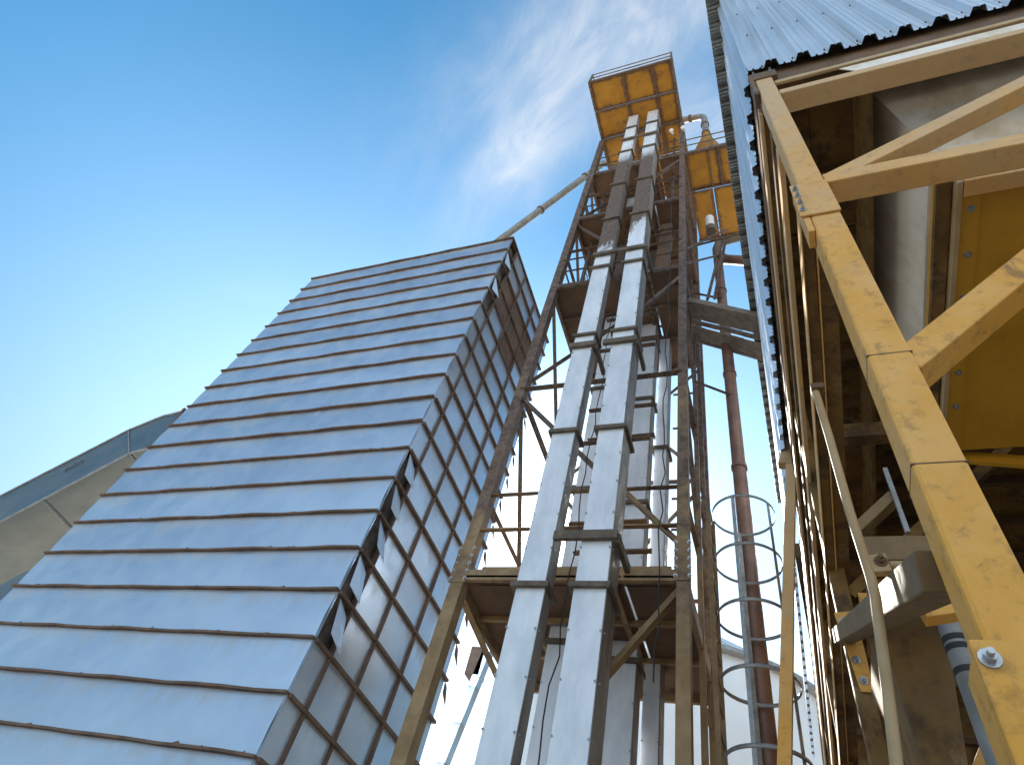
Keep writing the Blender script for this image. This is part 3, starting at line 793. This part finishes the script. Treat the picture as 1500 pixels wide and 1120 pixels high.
# hidden far walls that shut the light out
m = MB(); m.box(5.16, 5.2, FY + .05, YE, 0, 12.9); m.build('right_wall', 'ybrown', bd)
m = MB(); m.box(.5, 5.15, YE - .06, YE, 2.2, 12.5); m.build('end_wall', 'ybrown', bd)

# main frame
BV = .006
CX0, CX1, CY1 = .371, .500, 1.53
m = MB().box(CX0, CX1, FY, CY1, 0, 7.36); m.build('column', 'yellow', bd, .012)
for z in (2.94, 3.43): MB().box(CX0 - .001, CX1 + .001, FY - .001, CY1 + .001, z, z + .004).build('weld_seam', 'brown', bd)
m = MB().box(4.9, 5.03, FY, CY1, 0, 7.3); m.build('column', 'yellow', bd, .012)
def beam(x0, x1, y0, y1, z0, z1, mat='yellow', name='beam', bevel=BV): return MB().box(x0, x1, y0, y1, z0, z1).build(name, mat, bd, bevel)
beam(CX1 + .002, 4.9, FY + .004, FY + .165, 6.76, 6.86)
beam(CX1 + .002, 4.9, FY + .004, FY + .135, 4.93, 5.045)
beam(CX0 + .135, 5.1, FY + .012, FY + .04, 7.12, 7.19, 'tan')
beam(CX0 + .01, 5.1, FY + .045, FY + .18, 7.16, 7.9, 'brown')
MB().plate([(.955, FY + .02, 7.08), (4.8, FY + .02, 6.99), (4.8, FY + .02, 6.87), (1.05, FY + .02, 6.885)], (0, 1, 0), .006).build('cover_strip', 'hopper', bd)
# corner plates
pl = MB().box(WX - .012, WX + .2, FY - .012, FY + .03, 7.28, 7.47).build('corner_plate', 'brown', bd, .003)
for (x, z) in ((WX + .03, 7.43), (WX + .16, 7.44)): MB().bolt((x, FY - .012, z), (0, -1, 0), .011, .012).build('bolt', 'bolt', pl)
pl = MB().box(WX - .012, WX + .02, FY - .012, FY + .10, 6.84, 7.278).build('corner_plate', 'brown', bd, .003)
MB().bolt((WX + .005, FY - .012, 6.92), (0, -1, 0), .011, .012).build('bolt', 'bolt', pl)
# splice plate with four bolts
pl = MB().box(CX0 - .042, CX1 + .002, FY - .014, FY - .002, 4.545, 4.93).build('splice_plate', 'yellow', bd, .003)
for i in range(4): MB().bolt((CX0 - .022, FY - .014, 4.86 - i * .085), (0, -1, 0), .0105, .013).build('bolt', 'bolt', pl)
MB().box(CX0 - .03, CX0 - .002, FY + .0, FY + .09, 4.40, 4.93).build('stiffener', 'yellow', bd, .003)
pl = MB().box(.338, .60, FY - .032, FY - .002, 1.75, 2.435).build('base_plate', 'yellow', bd, .004)
for (x, z) in ((.362, 2.395), (.362, 2.06), (.57, 2.395), (.57, 2.06)): MB().bolt((x, FY - .032, z), (0, -1, 0), .0125, .014).build('bolt', 'bolt', pl)
MB().box(.345, .366, FY + .0, FY + .12, 1.75, 2.43).build('stiffener', 'yellow', bd, .003)
# diagonal braces in the front plane
def fbrace(p, q, w, d=.11, mat='yellow'): return MB().bar(p, q, d, w, (0, 0, 1)).build('brace', mat, bd, BV)
fbrace((.53, FY + .06, 4.99), (2.9, FY + .06, 6.70), .105)
fbrace((.47, FY + .075, 3.40), (2.3, FY + .075, 5.2), .105, .12)
# front cladding rails carry the side beams (running back into the building)
def ybeam(x0, x1, z0, z1, y0=FY + .14, y1=13.9, mat='ybrown', name='side_beam'): return beam(x0, x1, y0, y1, z0, z1, mat, name, .004)
ybeam(.358, .40, 7.30, 7.6, FY + .19, mat='brown')
ybeam(.347, .372, 6.80, 6.98, FY + .14, mat='yellow'); ybeam(.374, .43, 6.83, 7.0, FY + .15, mat='ybrown')
ybeam(.372, .405, 5.85, 6.0, FY + .14, mat='yellow')
ybeam(.366, .374, 4.93, 5.05, mat='yellow'); ybeam(.376, .437, 4.95, 5.05, mat='ybrown')
ybeam(.439, .447, 4.93, 5.05, mat='yellow'); ybeam(.449, .54, 4.96, 5.06, mat='ybrown')
MB().bar((.40, 1.5, 6.2), (.44, 13.0, 6.9), .07, .1).build('side_beam', 'ybrown', bd, .004)
# rear side columns and cross beams inside
for y in (4.6, 7.8, 11.0, 13.7):
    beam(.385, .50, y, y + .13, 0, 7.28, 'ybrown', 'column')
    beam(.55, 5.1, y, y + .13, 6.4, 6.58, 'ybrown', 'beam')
    beam(.55, 5.1, y + .002, y + .10, 4.6, 4.75, 'yellow', 'beam')
    MB().bar((.5, y + .06, 4.75), (2.2, y + .06, 6.4), .08, .09).build('brace', 'ybrown', bd, .004)
    MB().bar((.5, y + .06, 2.9), (1.6, y + .06, 4.6), .08, .09).build('brace', 'yellow', bd, .004)
beam(.43, .76, 3.0, 3.13, 3.84, 3.985, 'tandark', 'beam'); beam(.43, 5.1, 3.14, 3.25, 3.70, 3.83, 'ybrown', 'beam')
MB().bar((.43, 3.06, 4.05), (.66, 3.06, 4.28), .09, .055).build('brace', 'tandark', bd, .004)
MB().bar((.66, 3.0, 4.0), (.66, 3.0, 4.45), .022, .022).build('hanger', 'cage', bd)
MB().bar((.395, 1.56, 2.73), (.40, 4.85, 4.545), .12, .1).build('brace', 'tandark', bd, .005)
MB().bar((.52, 2.6, 3.28), (1.6, 2.6, 3.5), .07, .06).build('brace', 'yellow', bd, .004)
# ceiling of the bay: dirty panels with ribs
m = MB()
for j in range(9):
    y0 = 1.66 + j * 1.38
    for (x0, x1) in ((.445, .8), (.805, 1.20), (1.205, 2.6), (2.605, 5.1)):
        m.box(x0, x1, y0, y0 + 1.35, 7.62 + random.uniform(0, .01), 7.66)
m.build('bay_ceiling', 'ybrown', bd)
m = MB()
for j in range(18): m.box(.445, 5.1, 1.70 + j * .69, 1.76 + j * .69, 7.50, 7.61)
m.build('ceiling_ribs', 'brown', bd)
m = MB().box(1.12, 1.16, 1.62, 13.5, 6.98, 7.49); m.build('ceiling_beam', 'ybrown', bd, .004)
# lower inner partition (behind the column, seen as brown panels)
m = MB()
for i in range(6):
    for j in range(7): m.box(.56 + i * .72, 1.26 + i * .72, 9.0 + random.uniform(0, .01), 9.04, .3 + j * .92, 1.2 + j * .92)
m.build('inner_partition', 'ybrown', bd)
m = MB()
for j in range(8): m.box(.55, 4.9, 8.93, 8.995, .24 + j * .92, .30 + j * .92)
m.build('partition_ribs', 'brown', bd)
# bolted plate on the side columns
pl = MB().plate([(.36, 4.585, 4.56), (.50, 4.585, 4.58), (.50, 4.585, 4.0), (.42, 4.585, 4.0)], (0, -1, 0), .012).build('splice_plate', 'yellow', bd)
for i in range(4): MB().bolt((.405 + i * .015, 4.572, 4.49 - i * .14), (0, -1, 0), .018, .02).build('bolt', 'bolt', pl)

# raking prop under the eave
pr = thing('raking_prop', 'slim yellow raking prop with a tapered cap leaning against the corrugated wall', 'prop', (-.73, 6, 0))
MB().bar((.345, 6.0, 7.42), (-.73, 6.0, .0), .11, .11, (0, 1, 0)).build('post', 'yellow', pr, .006)
MB().plate([(.20, 5.94, 7.44), (.43, 5.94, 7.41), (.40, 5.94, 7.82), (.33, 5.94, 7.83)], (0, 1, 0), .12).build('cap', 'tan', pr, .005)

# grey hopper
gh = thing('grey_hopper', 'large dusty grey sheet hopper hanging behind the front beams', 'hopper', (1.9, 3.3, 6.5))
T = [(1.228, 1.732, 7.5), (4.4, 1.732, 7.5), (4.4, 4.9, 7.5), (1.228, 4.9, 7.5)]
B = [(1.4915, 2.09, 6.6), (4.1, 2.09, 6.6), (4.1, 4.55, 6.6), (1.4915, 4.55, 6.6)]
MB().add(T + B, [(0, 4, 5, 1), (1, 5, 6, 2), (2, 6, 7, 3), (3, 7, 4, 0), (4, 7, 6, 5)]).build('hopper_body', 'hopper', gh)
m = MB(); m.box(1.43, 1.488, 2.03, 4.6, 6.57, 6.62); m.box(1.49, 4.15, 2.03, 2.088, 6.57, 6.62); m.build('bottom_flange', 'hopper', gh)
m = MB(); m.box(1.20, 1.226, 1.70, 4.95, 7.44, 7.49); m.build('top_flange', 'brown', gh)

# yellow bolted hopper box
yh = thing('yellow_hopper', 'deep yellow bolted hopper box under the grey hopper', 'hopper', (1.9, 2.8, 5.6))
x0, x1, y0, y1, zb = 1.235, 3.4, 1.76, 3.95, 5.40
m = MB(); m.box(x0 + .02, x1, y0 + .03, y1, zb + .16, zb + .5); m.build('box', 'ydeep', yh)
m = MB(); m.box(x0, x0 + .03, y0 + .002, y1, zb, zb + .14); m.build('left_rim', 'tan', yh, .004)
m = MB(); m.box(x0 + .034, x1, y0, y0 + .10, zb, zb + .15); m.build('front_rim', 'yellow', yh, .004)
m = MB(); m.box(x0 + .034, x0 + .13, y0 + .104, y1, zb + .03, zb + .06); m.build('border_strip', 'ydeep', yh)
m = MB(); m.box(x0 + .135, x1, y0 + .104, y1 - .05, zb + .05, zb + .08)
m.build('bottom_plate', 'ydeep', yh)
m = MB(); m.hexa([(x0 + .02, y1 + .002, zb + .03), (x1, y1 + .3, zb - .15), (x1, y1 + .34, zb - .15), (x0 + .02, y1 + .04, zb + .03), (x0 + .02, y1 + .002, zb + .12), (x1, y1 + .3, zb - .02), (x1, y1 + .34, zb - .02), (x0 + .02, y1 + .04, zb + .12)])
m.build('far_rim', 'ydeep', yh)
for i in range(7): MB().bolt((x0 + .085, y0 + .19 + i * .3, zb + .03), (0, 0, -1), .013, .014).build('bolt', 'bolt', yh)
for i in range(5): MB().bolt((x0 + .1 + i * .2, y0, zb + .08), (0, -1, 0), .013, .014).build('bolt', 'bolt', yh)
m = MB(); m.box(1.15, 1.228, 1.72, 5.2, 5.455, 5.50); m.build('support_beam', 'ybrown', yh, .004)

# bent control rod
cr = thing('control_rod', 'long tan tubular rod with a kink hanging beside the column', 'rod', (.28, 2.0, 3.9))
MB().tube([(.276, 2, 3.99), (.281, 2, 3.70), (.281, 2, 3.30), (.287, 2, 3.10), (.289, 2, 3.02), (.287, 2, 2.95), (.276, 2, 2.86), (.255, 2, 2.68), (.22, 2, 2.40), (.17, 2, 2.0)], .0165, 16).build('tube', 'tan', cr)
MB().box(.258, .315, 1.97, 2.03, 3.985, 4.02).build('head', 'brown', cr, .005)
pv = MB().plate([(.29, 1.985, 3.10), (.35, 1.985, 3.11), (.355, 1.985, 3.04), (.30, 1.985, 3.035)], (0, 1, 0), .03).build('pivot_block', 'tan', cr, .004)
MB().bolt((.33, 1.985, 3.075), (0, -1, 0), .013, .015).build('pivot_bolt', 'brown', pv)
MB().tube([(.355, 2, 3.07), (.62, 2, 3.07)], .014, 14).build('cross_rod', 'tan', cr)

# steel downspout low inside
ss = thing('steel_spout', 'shiny steel spout with black bands low inside the bay', 'spout', (.70, 3, 0))
MB().tube([(.70, 3, 0), (.70, 3, 3.62)], .055, 28).build('pipe', 'steel', ss)
for z in (3.26, 3.36, 3.40): MB().tube([(.70, 3, z), (.70, 3, z + .025)], .0575, 28).build('band', 'black', ss)
# small outlet hopper low inside
oh = thing('outlet_hopper', 'yellow pointed outlet hopper in the dark bottom of the bay', 'hopper', (.55, 3.8, 3))
T = [(.46, 3.45, 3.9), (.80, 3.45, 3.9), (.80, 4.4, 3.9), (.46, 4.4, 3.9)]; B = [(.55, 3.7, 3.1), (.70, 3.7, 3.1), (.70, 4.0, 3.1), (.55, 4.0, 3.1)]
MB().add(T + B, [(0, 4, 5, 1), (1, 5, 6, 2), (2, 6, 7, 3), (3, 7, 4, 0), (4, 7, 6, 5)]).build('hopper_body', 'ybrown', oh)
MB().box(.52, .73, 3.67, 4.03, 3.04, 3.098).build('outlet_flange', 'brown', oh)

# ------------------------------------------------------------------ light, sky, camera
SUN = Vector((-0.3284, 0.7266, 0.6035)).normalized()
elev = math.asin(SUN.z); az = math.atan2(SUN.x, SUN.y)
w = D.worlds.new('World'); sc.world = w; w.use_nodes = True
nt = w.node_tree; bg = nt.nodes['Background']
sky = nt.nodes.new('ShaderNodeTexSky'); sky.sky_type = 'NISHITA'; sky.sun_disc = False
sky.sun_elevation = elev; sky.sun_rotation = az
sky.air_density = 1.0; sky.dust_density = .1; sky.ozone_density = 1.2
tc = nt.nodes.new('ShaderNodeTexCoord'); sep = nt.nodes.new('ShaderNodeSeparateXYZ')
nt.links.new(tc.outputs['Generated'], sep.inputs[0])
zc = math_n(nt, 'MAXIMUM', sep.outputs['Z'], .05)
u = math_n(nt, 'DIVIDE', sep.outputs['X'], zc); v = math_n(nt, 'DIVIDE', sep.outputs['Y'], zc)
def cloud_noise(ang, su, sv, scale, seed, detail=9, dist=.6):
    ca, sa = math.cos(ang), math.sin(ang)
    a = math_n(nt, 'ADD', math_n(nt, 'MULTIPLY', u, ca), math_n(nt, 'MULTIPLY', v, sa))
    b = math_n(nt, 'SUBTRACT', math_n(nt, 'MULTIPLY', v, ca), math_n(nt, 'MULTIPLY', u, sa))
    cb = nt.nodes.new('ShaderNodeCombineXYZ')
    nt.links.new(math_n(nt, 'MULTIPLY', a, su), cb.inputs[0]); nt.links.new(math_n(nt, 'MULTIPLY', b, sv), cb.inputs[1]); cb.inputs[2].default_value = seed
    n = nt.nodes.new('ShaderNodeTexNoise'); n.inputs['Scale'].default_value = scale; n.inputs['Detail'].default_value = detail
    n.inputs['Roughness'].default_value = .62; n.inputs['Distortion'].default_value = dist
    nt.links.new(cb.outputs[0], n.inputs['Vector'])
    return n.outputs['Fac'], a, b
# wisps: a streak of thin cloud reaching over the tower head
ANG = math.atan2(-.30, .34)
n1, a1, b1 = cloud_noise(ANG, 1.0, 2.2, 5.0, 1.3)
def blob(cu, cv, ru, rv, ang):
    ca, sa = math.cos(ang), math.sin(ang)
    du = math_n(nt, 'SUBTRACT', u, cu); dv = math_n(nt, 'SUBTRACT', v, cv)
    a = math_n(nt, 'DIVIDE', math_n(nt, 'ADD', math_n(nt, 'MULTIPLY', du, ca), math_n(nt, 'MULTIPLY', dv, sa)), ru)
    b = math_n(nt, 'DIVIDE', math_n(nt, 'SUBTRACT', math_n(nt, 'MULTIPLY', dv, ca), math_n(nt, 'MULTIPLY', du, sa)), rv)
    r2 = math_n(nt, 'ADD', math_n(nt, 'MULTIPLY', a, a), math_n(nt, 'MULTIPLY', b, b))
    return math_n(nt, 'EXPONENT', math_n(nt, 'MULTIPLY', r2, -1.))
m1 = blob(-.27, .24, .20, .075, math.atan2(-.12, .17))
m2 = blob(-.10, .13, .30, .12, math.atan2(-.05, .2))
m3 = blob(-.02, .27, .14, .14, 0)
mm = math_n(nt, 'MAXIMUM', math_n(nt, 'MAXIMUM', m1, m2), math_n(nt, 'MULTIPLY', m3, .7))
cl = math_n(nt, 'MULTIPLY', ramp(nt, n1, .30, .80, .34, 1.), mm)
n2, _, _ = cloud_noise(.4, .6, 1.1, 1.2, 7.7, 6, .4)
cl2 = ramp(nt, n2, .56, .85, 0, .16)
cl = math_n(nt, 'MINIMUM', math_n(nt, 'ADD', cl, cl2), 1.)
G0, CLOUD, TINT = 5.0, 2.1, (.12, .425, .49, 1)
BEHIND_FILL = mix(nt, ramp(nt, sep.outputs['Z'], .30, .80), (2.1, 2.9, 3.7), (4.2, 4.5, 4.8))  # unseen sky behind the camera, whitened and brightened as added fill for shaded fronts
# aureole of thin haze lit round the sun
dt = nt.nodes.new('ShaderNodeVectorMath'); dt.operation = 'DOT_PRODUCT'; dt.inputs[1].default_value = SUN
nt.links.new(tc.outputs['Generated'], dt.inputs[0])
cosang = math_n(nt, 'MAXIMUM', dt.outputs['Value'], 0.)
zpos = math_n(nt, 'MAXIMUM', sep.outputs['Z'], 0.)
g0 = math_n(nt, 'MULTIPLY', math_n(nt, 'MULTIPLY', math_n(nt, 'POWER', cosang, 4.), math_n(nt, 'SUBTRACT', 1., zpos)), G0)
g1 = math_n(nt, 'MULTIPLY', math_n(nt, 'POWER', cosang, 60.), 3.)
g2 = math_n(nt, 'MULTIPLY', math_n(nt, 'POWER', cosang, 2500.), 120.)
glow = math_n(nt, 'ADD', g0, math_n(nt, 'ADD', g1, g2))
tm = nt.nodes.new('ShaderNodeMix'); tm.data_type = 'RGBA'; tm.blend_type = 'MULTIPLY'; tm.inputs[0].default_value = 1; tm.inputs[7].default_value = TINT
nt.links.new(sky.outputs['Color'], tm.inputs[6])
lowdim = nt.nodes.new('ShaderNodeVectorMath'); lowdim.operation = 'SCALE'
nt.links.new(tm.outputs[2], lowdim.inputs[0]); nt.links.new(ramp(nt, sep.outputs['Z'], .15, .75, .36, 1.), lowdim.inputs['Scale'])
skyc = mix(nt, math_n(nt, 'MULTIPLY', cl, .8), mix(nt, ramp(nt, math_n(nt, 'MULTIPLY', dt.outputs['Value'], -1.), -.35, .35, 0, .9), lowdim.outputs[0], BEHIND_FILL), (CLOUD, CLOUD * 1.01, CLOUD * 1.03))
ad = nt.nodes.new('ShaderNodeMix'); ad.data_type = 'RGBA'; ad.blend_type = 'ADD'; ad.inputs[0].default_value = 1
nt.links.new(skyc, ad.inputs[6])
gc = nt.nodes.new('ShaderNodeVectorMath'); gc.operation = 'SCALE'; gc.inputs[0].default_value = (1, 1, 1); nt.links.new(glow, gc.inputs['Scale'])
nt.links.new(gc.outputs[0], ad.inputs[7])
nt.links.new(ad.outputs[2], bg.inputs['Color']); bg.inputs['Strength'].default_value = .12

sl = D.lights.new('sun', 'SUN'); sl.energy = 3.5; sl.angle = R(.5); sl.color = (1, .95, .86)
so = D.objects.new('sun', sl); COL.objects.link(so); so.rotation_euler = SUN.to_track_quat('Z', 'Y').to_euler(); so.location = SUN * 50

cam = D.cameras.new('camera'); cam.sensor_width = 36; cam.sensor_fit = 'HORIZONTAL'; cam.lens = 902.11 / 1500 * 36
cam.shift_y = -60 / 1500; cam.clip_start = .05; cam.clip_end = 10000
co = D.objects.new('camera', cam); COL.objects.link(co)
Rx = ((0.92827959, 0.30140563, 0.21783398), (-0.13014228, 0.81201068, -0.56894784), (-0.3483676, 0.49979326, 0.79299856))
co.matrix_world = Matrix(((Rx[0][0], -Rx[1][0], -Rx[2][0], 0), (Rx[0][1], -Rx[1][1], -Rx[2][1], 0), (Rx[0][2], -Rx[1][2], -Rx[2][2], 1.6), (0, 0, 0, 1)))
sc.camera = co
vs_ = sc.view_settings; vs_.view_transform = 'Standard'; vs_.look = 'None'; vs_.exposure = 2.0; vs_.gamma = 1
sc.cycles.max_bounces = 8; sc.cycles.diffuse_bounces = 5
